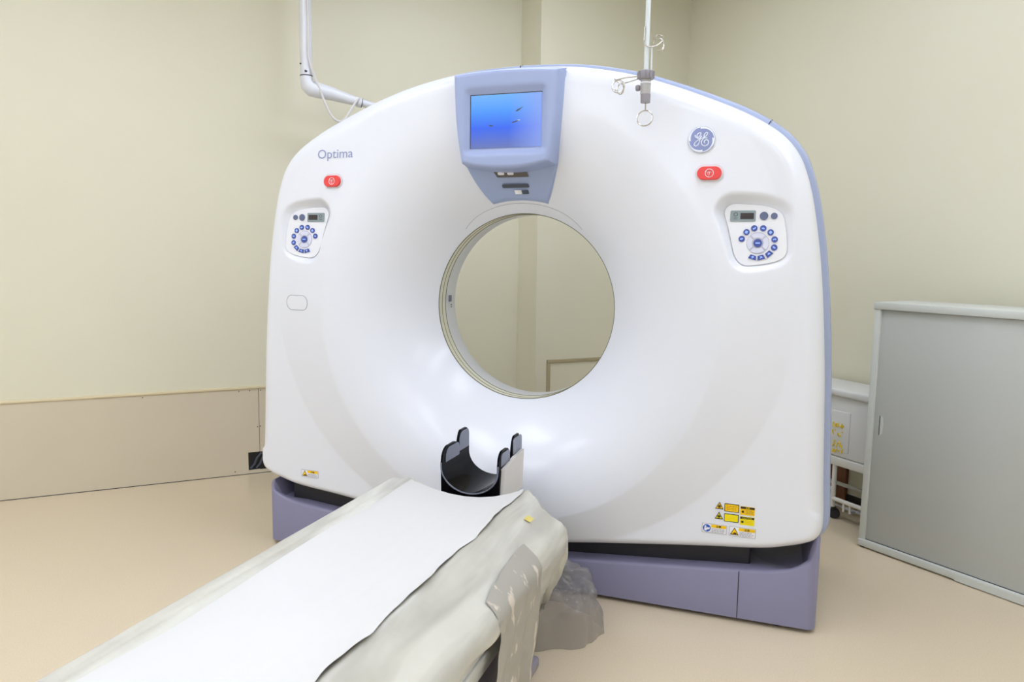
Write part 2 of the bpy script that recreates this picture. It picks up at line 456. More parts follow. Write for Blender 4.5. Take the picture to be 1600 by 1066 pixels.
# control panel plate outline (right-hand one), from the dial centre
def pc(cx, cy): return (.833 + (cx - 621) * .000196, 1.264 - (cy - 676) * .000202)
PLATE = catmull([pc(*p) for p in [(110, 140), (190, 80), (330, 74), (600, 92), (800, 130), (920, 190), (985, 270), (1030, 450), (1062, 700), (1050, 840), (960, 930), (780, 985), (520, 1022), (400, 1005), (320, 940), (265, 840), (215, 660), (150, 420), (90, 230)]], 6, True)
PA = np.array(PLATE)
def plate_y(x, z): return .017 * np.clip((z - 1.195) / .19, 0, 1.15) + .001
FIL = .062
def shell_y_np(X, Z, fil=True, rec=True):
    r = np.hypot(X, Z - BZ); sn = (Z - BZ) / np.maximum(r, 1e-6)
    up = np.clip(sn, 0, 1)
    a = -.038 + .036 * up ** 2
    rr = .733 - .016 * sn
    ro = np.where(sn < 0, .955 - .10 * sn ** 2, .955 + .06 * sn ** 2)
    t1 = np.clip(1 - (r - .35) / (rr - .35), 0, 1.0)
    t2 = np.clip((r - rr) / (ro - rr), 0, 1)
    y = np.where(r < rr, a + (.19 - a) * t1 ** 2.2, a * (1 - t2 ** 1.05))
    if rec:
        m_ = (np.abs(np.abs(X) - .83) < .16) & (np.abs(Z - 1.295) < .17)
        if m_.any():
            ax = np.abs(X[m_]); zz = Z[m_]
            d = dist_outline(ax, zz, PA); d = np.where(inside(ax, zz, PA), 0, d)
            bw = .022 + .014 * np.clip((zz - 1.26) / .1, 0, 1)
            w = np.clip(d / bw, 0, 1); w = w * w * (3 - 2 * w)
            y[m_] = plate_y(ax, zz) * (1 - w) + y[m_] * w
    if fil:
        m_ = r > .72
        d = np.full(len(X), 1.)
        d[m_] = dist_outline(X[m_], Z[m_])
        fw = np.where(sn < -.5, .035, FIL)
        q = np.clip((fw - d) / fw, 0, 1)
        y = y + .075 * (1 - np.sqrt(np.clip(1 - q ** 2, 0, 1)))
    return y
def shell_y(x, z, fil=True):
    return float(shell_y_np(np.array([float(x)]), np.array([float(z)]), fil)[0])

G = thing('ct_scanner', 'large white ring-shaped scanner with blue screen console on purple-grey plinth', 'scanner', (0, .3, 0))

# polar mesh of the front cover
NT = 900
th = np.linspace(0, 2 * PI, NT, endpoint=False)
ang = np.arctan2(OA[:, 1] - BZ, OA[:, 0]); rad = np.hypot(OA[:, 0], OA[:, 1] - BZ)
o_ = np.argsort(ang); Rth = np.interp(np.where(th > PI, th - 2 * PI, th), np.concatenate([[ang[o_[-1]] - 2 * PI], ang[o_], [ang[o_[0]] + 2 * PI]]), np.concatenate([[rad[o_[-1]]], rad[o_], [rad[o_[0]]]]))
s1 = np.linspace(0, 1, 110)
s2 = np.sin(np.linspace(0, PI / 2, 16)[1:])
rows = []
for s in s1: rows.append(.35 + s * (Rth - .075 - .35))
for s in s2: rows.append((Rth - .075) + .075 * s)
RR = np.array(rows); TT = np.broadcast_to(th, RR.shape)
X = (RR * np.cos(TT)).ravel(); Z = (BZ + RR * np.sin(TT)).ravel()
Y = shell_y_np(X, Z)
nr = RR.shape[0]
Y = Y.reshape(nr, NT); X = X.reshape(nr, NT); Z = Z.reshape(nr, NT)
Y[-1] = np.maximum(Y[-1], .07)
X = np.vstack([X, X[-1:]]); Z = np.vstack([Z, Z[-1:]]); Y = np.vstack([Y, np.full((1, NT), .135)])
nr += 1
mb = MB()
mb.v = [tuple(p) for p in np.stack([X, Y, Z], -1).reshape(-1, 3).tolist()]
idx = np.arange(nr * NT).reshape(nr, NT); nx = np.roll(idx, -1, 1)
mb.f = [tuple(q) for q in np.stack([idx[:-1], nx[:-1], nx[1:], idx[1:]], -1).reshape(-1, 4).tolist()]
cover = part('front_cover', mb, 'shell_white', G, fix=False, angle=50)

# blue band around the rim
def loopsolid(levels):
    # levels: list of (offset, y); closed rings joined
    m_ = MB(); m_.grid([[(x, y, z) for x, z in offset2d(OUT, d)] for d, y in levels], True); return m_
band = part('side_band', loopsolid([(-.03, .118), (.012, .118), (.020, .122), (.024, .132), (.026, .16), (.027, .40), (.024, .43), (.0, .45)]), 'band_blue', G)
def band_seam(x0, z0, nx_, nz_):
    m_ = MB()
    tx, tz = -nz_, nx_
    def q_(h0, h1): return [(x0 + tx * s * .0016 + nx_ * h, z0 + tz * s * .0016 + nz_ * h) for s, h in ((-1, h0), (1, h0), (1, h1), (-1, h1))]
    m_.prism(q_(-.01, .0205), .1172, .14); m_.prism(q_(.0, .0272), .136, .41); return m_
for px_, in ((.0,), (.84,), (-.84,)):
    i = min(range(len(OUT)), key=lambda q: abs(OUT[q][0] - px_) + (0 if OUT[q][1] > 1.4 else 9))
    t = np.array(OUT[(i + 1) % len(OUT)]) - np.array(OUT[i - 1]); t /= np.linalg.norm(t); n_ = np.array([-t[1], t[0]])
    if n_[1] < 0: n_ = -n_
    part('seam', band_seam(OUT[i][0], OUT[i][1], n_[0], n_[1]), 'gap_dark', band)

# rear cover and tunnel
mb = MB()
def rear_row(f):
    row = []
    for k in range(0, NT, 5):
        r = .62 + f * (Rth[k] - .03 - .62); row.append((r * math.cos(th[k]), 0, BZ + r * math.sin(th[k])))
    return row
lv = [(1.0, .44), (1.0, .56), (.985, .60), (.95, .62), (.6, .63), (.2, .62), (0, .60)]
mb.grid([[(x, y, z) for x, _, z in rear_row(f)] for f, y in lv], True)
part('rear_cover', mb, 'shell_white', G)
part('tunnel', MB().lathe([(.3505, .188), (.3505, .345), (.365, .38), (.40, .43), (.50, .53), (.60, .59), (.64, .605)], (0, 0, BZ), 'y', 128), 'shell_white', G)
part('scan_window', MB().lathe([(.3495, .192), (.3495, .254)], (0, 0, BZ), 'y', 160), 'liner_cream', G, 'cream film window inside the bore')
for yy, rr_ in ((.1925, .0022), (.222, .0016), (.253, .0020)):
    part('gasket_ring', MB().tube([(.3497 * math.cos(2 * PI * k / 160), yy, BZ + .3497 * math.sin(2 * PI * k / 160)) for k in range(160)], rr_, 6, closed=True), 'gasket_olive', G)
mb = MB()
for dz in (-.012, .012):
    pass
mb.rbox((-.351, .284, 1.024), (-.344, .303, 1.05), .002)
part('laser_window', mb, 'label_grey', G, 'small grey laser window in the bore')
mb = MB().box((-.351, .306, 1.0), (-.3475, .312, 1.004)).box((-.351, .306, 1.008), (-.3475, .312, 1.012))
part('laser_mark', mb, 'gap_dark', G)

# thin crescent cover above the bore
def shell_curve(pts, r, off=0., n=6):
    return MB().tube([(x, shell_y(x, z) + off, z) for x, z in pts], r, n)
cres = []
for k in range(41):
    w = math.radians(52 + 76 * k / 40); rr_ = .3845 - .016 * abs((k - 20) / 20.) ** 4
    cres.append((rr_ * math.cos(w), BZ + rr_ * math.sin(w)))
part('cover_joint', shell_curve(cres, .0009), 'gap_grey', G)

# ---- display console
def interp(tab, z):
    zs = [t[0] for t in tab]; ws = [t[1] for t in tab]
    return float(np.interp(z, zs[::-1], ws[::-1]))
CW = catmull([(1.875, .203), (1.826, .202), (1.738, .1985), (1.645, .191), (1.548, .176), (1.5, .161), (1.456, .141), (1.425, .124), (1.405, .109)], 6)
def cw(z): return interp(CW, z)
mb = MB(); rows = []
NS = 48
for i in range(70):
    f = i / 69.
    row = []
    for j in range(NS + 1):
        s = -1 + 2 * j / NS
        zc = math.sqrt(max(.392 ** 2 - (s * .105) ** 2, 0)) + BZ           # lower arc
        ztop = 1.836 - .010 * s * s
        z = ztop + (zc - ztop) * f
        x = s * cw(max(z, 1.405))
        e = min(1, (1 - abs(s)) / .05, (1 - f) / .025)
        e = math.sqrt(max(0, 1 - (1 - e) ** 2))
        y = shell_y(x, z, False) + .004 - .016 * e
        row.append((x, y, z))
    rows.append(row)
mb.grid(rows)
console = part('display_console', mb, 'console_low', G, 'pale blue console shield above the bore', fix=False, angle=60)
# raised screen housing
mb = MB(); rows = []
def housing(s, f, dy, inset):
    zb = 1.508 + .022 * abs(s) ** 2.2
    zt = 1.838 - .010 * s * s
    z = zt + (zb - zt) * f
    x = s * (cw(z) - .012 - inset)
    return x, z
NSh, NF = 40, 40
FRONT = -.040
grid_s = [-1 + 2 * j / NSh for j in range(NSh + 1)]
def house_y(s, f, x, z):
    ex = (1 - abs(s)) * cw(z); ez = (1 - f) * .36; et = f * .36
    rx = .016
    def rnd(d): return 1. if d >= rx else math.sqrt(max(0, 1 - (1 - d / rx) ** 2))
    e = min(rnd(ex), rnd(ez), rnd(et))
    return FRONT + .016 * (1 - e)
SX0, SX1, SZ0, SZ1 = -.127, .127, 1.579, 1.756
ss = sorted(set([round(v, 4) for v in list(np.linspace(-1, -.9, 8)) + list(np.linspace(-.9, .9, 37)) + list(np.linspace(.9, 1, 8))]))
ff = sorted(set([round(v, 4) for v in list(np.linspace(0, .06, 8)) + list(np.linspace(.06, .93, 36)) + list(np.linspace(.93, 1, 9))]))
for f in ff:
    row = []
    for s in ss:
        x, z = housing(s, f, 0, 0); y = house_y(s, f, x, z)
        # dished surround sloping in to the glass
        dx = max(abs(x) - .131, 0); dz = max(z - 1.762, 1.573 - z, 0); d = math.hypot(dx, dz)
        y += .014 * max(0, 1 - d / .018) ** 1.0
        row.append((x, y, z))
    rows.append(row)
m_, n_ = len(rows), len(rows[0])
mb.grid(rows)
edge = [rows[0][j] for j in range(n_)] + [rows[i][-1] for i in range(1, m_)] + [rows[-1][j] for j in range(n_ - 2, -1, -1)] + [rows[i][0] for i in range(m_ - 2, 0, -1)]
def toshell(p):
    s = 1.05 if p[2] > 1.54 else 1.0
    x = max(-1, min(1, p[0] / cw(p[2]) * 1.06)) * cw(p[2])
    return (x, shell_y(p[0], p[2], False) + (.06 if p[2] > 1.822 else .004), p[2] - (.006 if p[2] < 1.54 else (-.022 if p[2] > 1.822 else 0)))
mb.grid([edge, [toshell(p) for p in edge]], True)
house = part('screen_housing', mb, 'console_blue', G, 'pale blue raised housing around the screen', angle=40)
glass = part('screen', MB().prism([(SX0, SZ0), (SX1, SZ0), (SX1, SZ1), (SX0, SZ1)], FRONT + .0115, FRONT + .02), 'screen_blue', G, 'lit blue screen')
part('screen_edge', MB().box((SX0 - .002, FRONT + .011, SZ1), (SX1 + .002, FRONT + .014, SZ1 + .0025)).box((SX0 - .0025, FRONT + .011, SZ0), (SX0, FRONT + .014, SZ1)), 'lcd_dark', glass)
def bird(cx, cz, pts, m_):
    part('bird_picture', MB().prism([(cx + a * .0008, cz + b * .0008) for a, b in pts], FRONT + .0108, FRONT + .0117), m_, glass)
bird(.048, 1.703, [(-16, -8), (-6, -7), (2, -2), (20, 12), (4, 5), (-8, 0)], 'slot_dark')
bird(.036, 1.663, [(-18, -4), (-6, -3), (10, 2), (16, 4), (8, 6), (-4, 2), (-12, 1)], 'slot_dark')
bird(.044, 1.665, [(-8, 1), (6, 2), (12, 5), (2, 5)], 'badge_white')
bird(-.052, 1.652, [(-12, 2), (0, -2), (12, 0), (2, 4), (-6, 5)], 'slot_dark')
# slots and stickers on the lower shield
def con_y(off): return lambda x, z: shell_y(x, z, False) - .0165 - off
part('clip_slot', MB().prism([(-.070, 1.507), (.052, 1.507), (.056, 1.489), (-.060, 1.489)], con_y(.001), con_y(-.006)), 'slot_brown', console, 'dark slot with white clips')
for cx in (-.043, -.008):
    part('clip', MB().prism(pill(cx, 1.5005, .024, .009), con_y(.005), con_y(-.001)), 'print_white', console)
part('card_slot', MB().prism(pill(.0, 1.460, .100, .011, .004), con_y(.0012), con_y(-.006)), 'slot_dark', console)
part('sticker', MB().prism(pill(.005, 1.440, .026, .013, .002), con_y(.0012), con_y(-.004)), 'print_white', console, 'white sticker')
part('sticker', MB().prism(pill(.031, 1.440, .024, .012, .001), con_y(.0012), con_y(-.004)), 'slot_dark', console, 'dark sticker')

# ---- control panels (mirror images)
def on_plate(off): return lambda x, z: float(plate_y(abs(x), z)) - .004 - off
BTN = [(373, 613), (441, 508), (557, 449), (692, 449), (806, 510), (872, 618), (871, 741)]
WEDGE = [[(737, 842), (800, 785), (864, 828), (780, 902)], [(630, 872), (712, 853), (750, 913), (632, 942)], [(520, 850), (606, 874), (606, 940), (484, 908)]]
for sgn in (1, -1):
    mx = lambda pts: [(sgn * x, z) for x, z in pts]
    cp = part('control_panel', MB().prism(mx(PLATE), on_plate(0), on_plate(-.012)), 'plate_white', G, 'white keypad plate with blue round keys')
    part('plate_joint', MB().tube([(x, on_plate(0)(x, z) + .0008, z) for x, z in mx(PLATE)], .0009, 5, closed=True), 'gap_grey', cp)
    x0, z0 = pc(375, 260); part('display_bezel', MB().prism(mx(pill(x0, z0, .0765, .0345, .004)), on_plate(.002), on_plate(-.004)), 'lcd_bezel', cp)
    x0, z0 = pc(438, 260); part('display_window', MB().prism(mx(pill(x0, z0, .040, .0192, .001)), on_plate(.0028), on_plate(-.002)), 'lcd_dark', cp)
    x0, z0 = pc(262, 245); ic = MB().tube([(sgn * x, on_plate(.0022)(x, z), z) for x, z in circ(x0, z0 + .002, .0055, 14)], .0007, 5, closed=True)
    for dz in (-.009, -.0125):
        for dx in (-.004, 0, .004): ic.prism(mx(pill(x0 + dx, z0 + dz, .0022, .0016, .0005, 2)), on_plate(.0026), on_plate(0))
    part('face_icon', ic, 'lcd_dark', cp)
    for cx, cy, r in ((693, 260, .0128), (847, 260, .0100)):
        x0, z0 = pc(cx, cy); part('round_key', MB().prism(mx(circ(x0, z0, r)), on_plate(.003), on_plate(-.002)), 'key_grey', cp)
    for q, (cx, cy) in enumerate(BTN):
        x0, z0 = pc(cx, cy); k = part('round_key', MB().prism(mx(circ(x0, z0, .0096)), on_plate(.003), on_plate(-.002)), 'key_blue', cp)
    ics = []
    for q, (cx, cy) in enumerate(BTN):
        x0, z0 = pc(cx, cy); w = .3 + .9 * q
        c0, s0 = math.cos(w), math.sin(w)
        shp = [((-.005, -.001), (0, -.003), (.005, -.0005), (.005, .001), (0, .003), (-.005, .002)), ((-.004, -.004), (.004, -.004), (.004, .004), (-.004, .004)), ((-.002, -.005), (.003, -.005), (.001, 0), (.003, .004), (-.002, .005), (-.003, .001))][q % 3]
        ics.append(MB().prism(mx([(x0 + c0 * a - s0 * b, z0 + s0 * a + c0 * b) for a, b in shp]), on_plate(.0034), on_plate(.001)))
    for wq in WEDGE:
        pts = [pc(*p) for p in wq]
        part('wedge_key', MB().prism(mx(pts), on_plate(.003), on_plate(-.002)), 'key_blue', cp)
        gx = sum(p[0] for p in pts) / 4; gz = sum(p[1] for p in pts) / 4
        ics.append(MB().prism(mx([(gx - .004, gz - .004), (gx - .001, gz - .004), (gx + .001, gz - .001), (gx + .0045, gz - .0012), (gx + .0045, gz + .001), (gx + .002, gz + .004), (gx - .0045, gz + .0028), (gx - .0015, gz)]), on_plate(.0034), on_plate(.001)))
    x0, z0 = pc(621, 676)
    for q in range(4):
        a0 = q * PI / 2 + PI / 4 + .10; a1 = a0 + PI / 2 - .20
        pts = [(x0 + .0325 * math.cos(a0 + (a1 - a0) * k / 10), z0 + .0310 * math.sin(a0 + (a1 - a0) * k / 10)) for k in range(11)]
        pts += [(x0 + .0175 * math.cos(a1 + (a0 - a1) * k / 8), z0 + .0165 * math.sin(a1 + (a0 - a1) * k / 8)) for k in range(9)]
        part('arrow_key', MB().prism(mx(pts), on_plate(.0028), on_plate(-.002)), 'key_pale', cp)
    part('dial_ring', MB().prism(mx(circ(x0, z0, .0342, 40)), on_plate(.0008), on_plate(-.003)), 'dial_grey', cp)
    part('centre_key', MB().prism(mx(circ(x0, z0, .0128)), on_plate(.004), on_plate(-.002)), 'key_blue', cp)
    ics.append(MB().prism(mx(pill(x0, z0, .0135, .0042, .0012, 3)), on_plate(.0046), on_plate(.002)))
    for ic in ics: part('key_icon', ic, 'icon_pale', cp)

# ---- emergency stop keys
def sy(off): return lambda x, z: shell_y(x, z) - off
def tangent(cx, cz, h=.03):
    y0 = shell_y(cx, cz); gx = (shell_y(cx + h, cz) - shell_y(cx - h, cz)) / (2 * h); gz = (shell_y(cx, cz + h) - shell_y(cx, cz - h)) / (2 * h)
    ys = min(shell_y(cx + h * a, cz + h * b) - (y0 + gx * h * a + gz * h * b) for a in (-1, 0, 1) for b in (-1, 0, 1))
    return lambda off: (lambda x, z: y0 + ys + gx * (x - cx) + gz * (z - cz) - off)
for cx, cz in ((.679, 1.479), (-.689, 1.480)):
    ty = tangent(cx, cz)
    ring = part('stop_bezel', MB().prism(pill(cx, cz + .0015, .087, .053), ty(.003), ty(-.012)), 'stop_ring', G)
    k = part('stop_key', MB().prism(pill(cx, cz, .074, .041), ty(.009), ty(-.008)).prism(pill(cx, cz, .070, .037), ty(.0105), ty(.008)), 'stop_red', G, 'red emergency stop key')
    ic = MB().tube([(x, ty(.0108)(x, z), z) for x, z in circ(cx, cz, .0125, 24)], .0009, 5, closed=True)
    tri = [(cx - .0095, cz + .007), (cx + .0095, cz + .007), (cx, cz - .011)]
    ic.tube([(x, ty(.0108)(x, z), z) for x, z in tri], .0008, 5, closed=True)
    ic.tube([(cx, ty(.0108)(cx, cz + .004), cz + .004), (cx, ty(.0108)(cx, cz), cz - .005)], .0008, 5)
    ic.tube([(cx - .005, ty(.0108)(cx, cz), cz + .003), (cx + .005, ty(.0108)(cx, cz), cz + .003)], .0008, 5)
    part('stop_icon', ic, 'print_white', k)

# ---- badge and lettering
bx_, bz_ = .650, 1.584; BR = .0415
by = tangent(bx_, bz_, .028)
badge = part('badge', MB().prism(circ(bx_, bz_, BR, 48), by(.004), by(-.014)), 'badge_edge', G, 'round blue and white monogram badge')
part('badge_rim', MB().prism(circ(bx_, bz_, BR * .965, 48), by(.0045), by(0)), 'badge_white', badge)
part('badge_field', MB().prism(circ(bx_, bz_, BR * .90, 48), by(.005), by(0)), 'badge_blue', badge)
def bp_(p): return (bx_ + (p[0] - 565) / 440 * BR * .98, bz_ - (p[1] - 545) / 425 * BR * .98)
STROKES = [[(350, 395), (350, 440), (390, 478), (440, 485), (500, 430), (535, 370), (525, 330), (480, 330), (425, 375), (410, 440), (430, 500), (480, 515), (540, 470), (570, 425)],
           [(555, 430), (520, 500), (505, 590), (470, 690), (420, 745), (370, 755), (330, 720), (350, 655), (420, 585), (510, 540), (600, 495), (680, 455), (735, 400), (755, 350), (730, 322), (685, 340), (645, 400), (645, 460), (690, 500), (752, 497)],
           [(670, 490), (610, 540), (568, 610), (575, 690), (630, 745), (710, 752), (780, 705), (800, 630), (765, 575), (710, 560), (660, 600), (660, 645), (690, 655)]]
mb = MB()
for st in STROKES:
    pts = [bp_(p) for p in catmull(st, 5)]
    mb.tube([(x, by(.0052)(x, z), z) for x, z in pts], .00155, 6)
part('monogram', mb, 'badge_white', badge, 'white script letters GE')
mb = MB()
for q in range(4):
    a0 = PI / 2 + .1 - q * PI / 2
    o1, i1 = [], []
    for k in range(15):
        t_ = k / 14; a_ = a0 - t_ * 1.25; w_ = .13 * (1 - t_) ** 1.3 + .0
        o1.append((bx_ + BR * .91 * math.cos(a_), bz_ + BR * .91 * math.sin(a_)))
        i1.append((bx_ + BR * (.90 - w_) * math.cos(a_ + .05 * (1 - t_)), bz_ + BR * (.90 - w_) * math.sin(a_ + .05 * (1 - t_))))
    mb.prism(o1 + i1[::-1], by(.0056), by(.003))
part('badge_swirl', mb, 'badge_white', badge)
tx = text_mb('Optima', .0475, -.7625, 1.566, 0, sx=1.0)
wdt = max(p[0] for p in tx.v) - min(p[0] for p in tx.v)
k_ = .158 / wdt; x00 = min(p[0] for p in tx.v)
tx.map(lambda p: (-.762 + (p[0] - x00) * k_, shell_y(-.762 + (p[0] - x00) * k_, p[2]) - .001 + (p[1] * .5), p[2]))
part('lettering', tx, 'text_lilac', G, 'lilac lettering Optima')

# ---- blank oval cover
part('oval_cover', MB().prism(pill(-.859, 1.019, .104, .054, .025), sy(.0012), sy(-.003)), 'shell_white', G)
part('oval_joint', MB().tube([(x, sy(.0004)(x, z), z) for x, z in pill(-.859, 1.019, .107, .057, .0265)], .0011, 5, closed=True), 'gap_grey', G)

# ---- warning labels
def tri(cx, cz, w, h): return [(cx - w / 2, cz - h / 2), (cx + w / 2, cz - h / 2), (cx, cz + h / 2)]
def shear(pts): return pts
def label_tri(cx, cz, w, h, yellow, glyph):
    t = part('warning_triangle', MB().prism(tri(cx, cz, w, h), sy(.0012), sy(-.003)), 'label_black', G)
    part('field', MB().prism(tri(cx, cz - h * .02, w * .74, h * .72), sy(.0018), sy(0)), yellow, t)
    if glyph == 'laser':
        g = MB()
        for q in range(4):
            a_ = q * PI / 4; c0, s0 = math.cos(a_) * .0062, math.sin(a_) * .0062
            n0 = (-s0 * .16, c0 * .16)
            g.prism([(cx - c0 - n0[0], cz - .003 - s0 - n0[1]), (cx + c0 - n0[0], cz - .003 + s0 - n0[1]), (cx + c0 + n0[0], cz - .003 + s0 + n0[1]), (cx - c0 + n0[0], cz - .003 - s0 + n0[1])], sy(.0022), sy(.0005))
        part('glyph', g, 'label_black', t)
    else:
        part('glyph', MB().prism([(cx - .006, cz - .010), (cx + .008, cz - .010), (cx + .008, cz - .004), (cx - .002, cz - .003)], sy(.0022), sy(.0005)), 'label_black', t)
    return t
def bars(parent, x0, x1, z0, z1, n, m_, h=.0016):
    g = MB(); rnd = random.Random(int(x0 * 1000 + z0 * 777))
    for k in range(n):
        z = z1 + (z0 - z1) * (k + .5) / n
        x = x0
        while x < x1 - .004:
            l = rnd.uniform(.003, .010); g.prism([(x, z - h / 2), (min(x + l, x1), z - h / 2), (min(x + l, x1), z + h / 2), (x, z + h / 2)], sy(.0024), sy(.0005)); x += l + .002
    part('print_lines', g, m_, parent)
def txt_on(parent, body, size, cx, z, m_, off=.0026, maxw=None):
    t = text_mb(body, size, 0, 0, align='CENTER', depth=.0002)
    if not t.v: return
    xs = [p[0] for p in t.v]; k = 1.
    if maxw: k = min(1, maxw / (max(xs) - min(xs)))
    c_ = (max(xs) + min(xs)) / 2
    t.map(lambda p: (cx + (p[0] - c_) * k, shell_y(cx, z) - off + p[1], z + p[2]))
    part('print_text', t, m_, parent)
for row, (cz, yel) in enumerate(((.404, 'label_amber'), (.370, 'label_yellow'))):
    label_tri(.757, cz + .004, .027, .0245, yel, 'laser')
    p = part('warning_plate', MB().prism(pill(.796, cz, .046, .027, .001, 2), sy(.0012), sy(-.003)), 'label_black', G)
    part('field', MB().prism(pill(.796, cz, .0415, .0225, .0005, 2), sy(.0018), sy(0)), yel, p)
    if row == 0: bars(p, .780, .814, cz - .008, cz + .008, 3, 'label_black', .0009)
    else: bars(p, .780, .814, cz - .006, cz + .006, 2, 'label_amber', .0009)
    p = part('warning_plate', MB().prism(pill(.8455, cz - .004, .045, .028, .001, 2), sy(.0012), sy(-.003)), yel, G)
    part('header', MB().prism(pill(.8455, cz + .006, .0435, .0072, .0004, 2), sy(.0018), sy(0)), 'label_black', p)
    txt_on(p, '注意' if row == 0 else 'CAUTION', .0068, .8455, cz + .0036, yel, .0024, .03)
    g = MB()
    for q in range(4):
        a_ = q * PI / 4; c0, s0 = math.cos(a_) * .0042, math.sin(a_) * .0042; xx, zz = .831, cz - .0075
        g.prism([(xx - c0 + s0 * .2, zz - s0 - c0 * .2), (xx + c0 + s0 * .2, zz + s0 - c0 * .2), (xx + c0 - s0 * .2, zz + s0 + c0 * .2), (xx - c0 - s0 * .2, zz - s0 + c0 * .2)], sy(.0022), sy(.0005))
    part('glyph', g, 'label_black', p)
    bars(p, .840, .864, cz - .014, cz, 3, 'slot_brown' if row == 0 else 'label_amber', .0008)
def white_label(cx, cz, w, h, kind):
    p = part('warning_label', MB().prism(pill(cx, cz, w, h, .002, 3), sy(.001), sy(-.003)), 'label_edge', G)
    part('field', MB().prism(pill(cx, cz, w - .004, h - .004, .001, 3), sy(.0014), sy(0)), 'label_white', p)
    xh = cx + w * .17
    part('header', MB().prism(pill(xh, cz + h * .27, w * .60, h * .32, .0004, 2), sy(.0018), sy(0)), 'label_amber', p)
    txt_on(p, '注意', h * .27, xh, cz + h * .18, 'label_black', .0024)
    bars(p, cx - w * .10, cx + w * .42, cz - h * .40, cz + h * .06, 3, 'label_grey', .0011)
    if kind == 'book':
        xx = cx - w * .30
        part('field', MB().prism(circ(xx, cz, h * .39, 28), sy(.0018), sy(0)), 'label_blue', p)
        g = MB().prism(circ(xx - h * .14, cz + h * .16, h * .10, 12), sy(.0022), sy(.001))
        g.prism([(xx - h * .24, cz - h * .24), (xx - h * .02, cz - h * .30), (xx + h * .0, cz - h * .02), (xx - h * .10, cz + h * .05), (xx - h * .25, cz + h * .04)], sy(.0022), sy(.001))
        g.prism([(xx - h * .02, cz - h * .18), (xx + h * .28, cz - h * .10), (xx + h * .30, cz + h * .10), (xx + h * .14, cz + h * .06), (xx + h * .0, cz + h * .12)], sy(.0022), sy(.001))
        part('glyph', g, 'print_white', p)
    else:
        xx = cx - w * .29
        part('triangle', MB().prism(tri(xx, cz + h * .03, h * .84, h * .76), sy(.0018), sy(0)), 'label_black', p)
        part('triangle', MB().prism(tri(xx, cz + h * .015, h * .62, h * .56), sy(.0021), sy(0)), 'label_amber', p)
        part('glyph', MB().prism([(xx - h * .12, cz - h * .24), (xx + h * .2, cz - h * .24), (xx + h * .2, cz - h * .12), (xx - h * .04, cz - h * .10)], sy(.0026), sy(0)), 'label_black', p)
white_label(.744, .3265, .080, .032, 'book')
white_label(.8325, .3265, .084, .033, 'pinch')
white_label(-.826, .332, .080, .031, 'pinch')

# ---- plinth
def ztop(x):
    a = abs(x)
    return float(np.interp(a, [0, .2, .53, .82, .91, .98, 1.035, 1.052, 1.066], [.125, .128, .157, .184, .192, .208, .235, .27, .33]))
bo = []
def rrect(x0, x1, y0, y1, r, n=8, m_=40):
    out = []
    for cx, cy, a in ((x1 - r, y0 + r, -PI / 2), (x1 - r, y1 - r, 0), (x0 + r, y1 - r, PI / 2), (x0 + r, y0 + r, PI)):
        for j in range(n + 1): out.append((cx + r * math.cos(a + PI / 2 * j / n), cy + r * math.sin(a + PI / 2 * j / n)))
    # densify the long sides
    res = []
    for i in range(len(out)):
        p, q = out[i], out[(i + 1) % len(out)]; L_ = math.hypot(q[0] - p[0], q[1] - p[1]); k = max(1, int(L_ / .03))
        for j in range(k): res.append((p[0] + (q[0] - p[0]) * j / k, p[1] + (q[1] - p[1]) * j / k))
    return res
lo = rrect(-1.052, 1.074, .03, .66, .032)
def inset_loop(L_, d): return offset2d(L_, -d)
mb = MB()
l1 = [(x, y, .016) for x, y in lo]
l2 = [(x, y, ztop(x) - .010) for x, y in lo]
l3 = [(ix, iy, ztop(x) - .002) for (x, y), (ix, iy) in zip(lo, inset_loop(lo, .005))]
l4 = [(ix, iy, ztop(x)) for (x, y), (ix, iy) in zip(lo, inset_loop(lo, .014))]
def inner(d, zf): return [(ix, iy, zf(x)) for (x, y), (ix, iy) in zip(lo, [(max(-1.052 + d, min(1.074 - d, x)), max(.03 + d, min(.66 - d, y))) for x, y in lo])]
l5 = inner(.045, lambda x: min(ztop(x) + .004, .195))
l6 = inner(.16, lambda x: .16)
mb.grid([inner(.2, lambda x: .016), l1, l2, l3, l4, l5, l6, inner(.3, lambda x: .17)], True)
plinth = part('plinth', mb, 'base_purple', G, 'purple-grey moulded plinth', angle=50)
for x in (.828,):
    part('seam', MB().box((x - .0016, .0292, .017), (x + .0016, .033, ztop(x) - .006)), 'gap_dark', plinth)
for x, y in ((.955, .085), (-.955, .085), (.955, .6), (-.955, .6)):
    part('foot', MB().lathe([(.001, 0), (.03, 0), (.03, .006), (.014, .009), (.014, .03), (.001, .03)], (x, y, 0), 'z', 20), 'screw_dark', plinth)
part('inner_frame_shade', MB().rbox((-.97, .085, .13), (.86, .55, .34), .01), 'core_dark', G, 'dark frame under the cover, its left end standing in for shade')  # dark frame, widened at the left to paint in shade under the cover
part('latch', MB().rbox((1.045, .105, .318), (1.062, .125, .336), .003), 'gap_dark', G)
part('cable_bundle', MB().tube([(-1.04, .20, .30), (-1.035, .16, .275), (-1.0, .13, .255), (-.96, .14, .23)], .012, 8), 'caster_black', G)

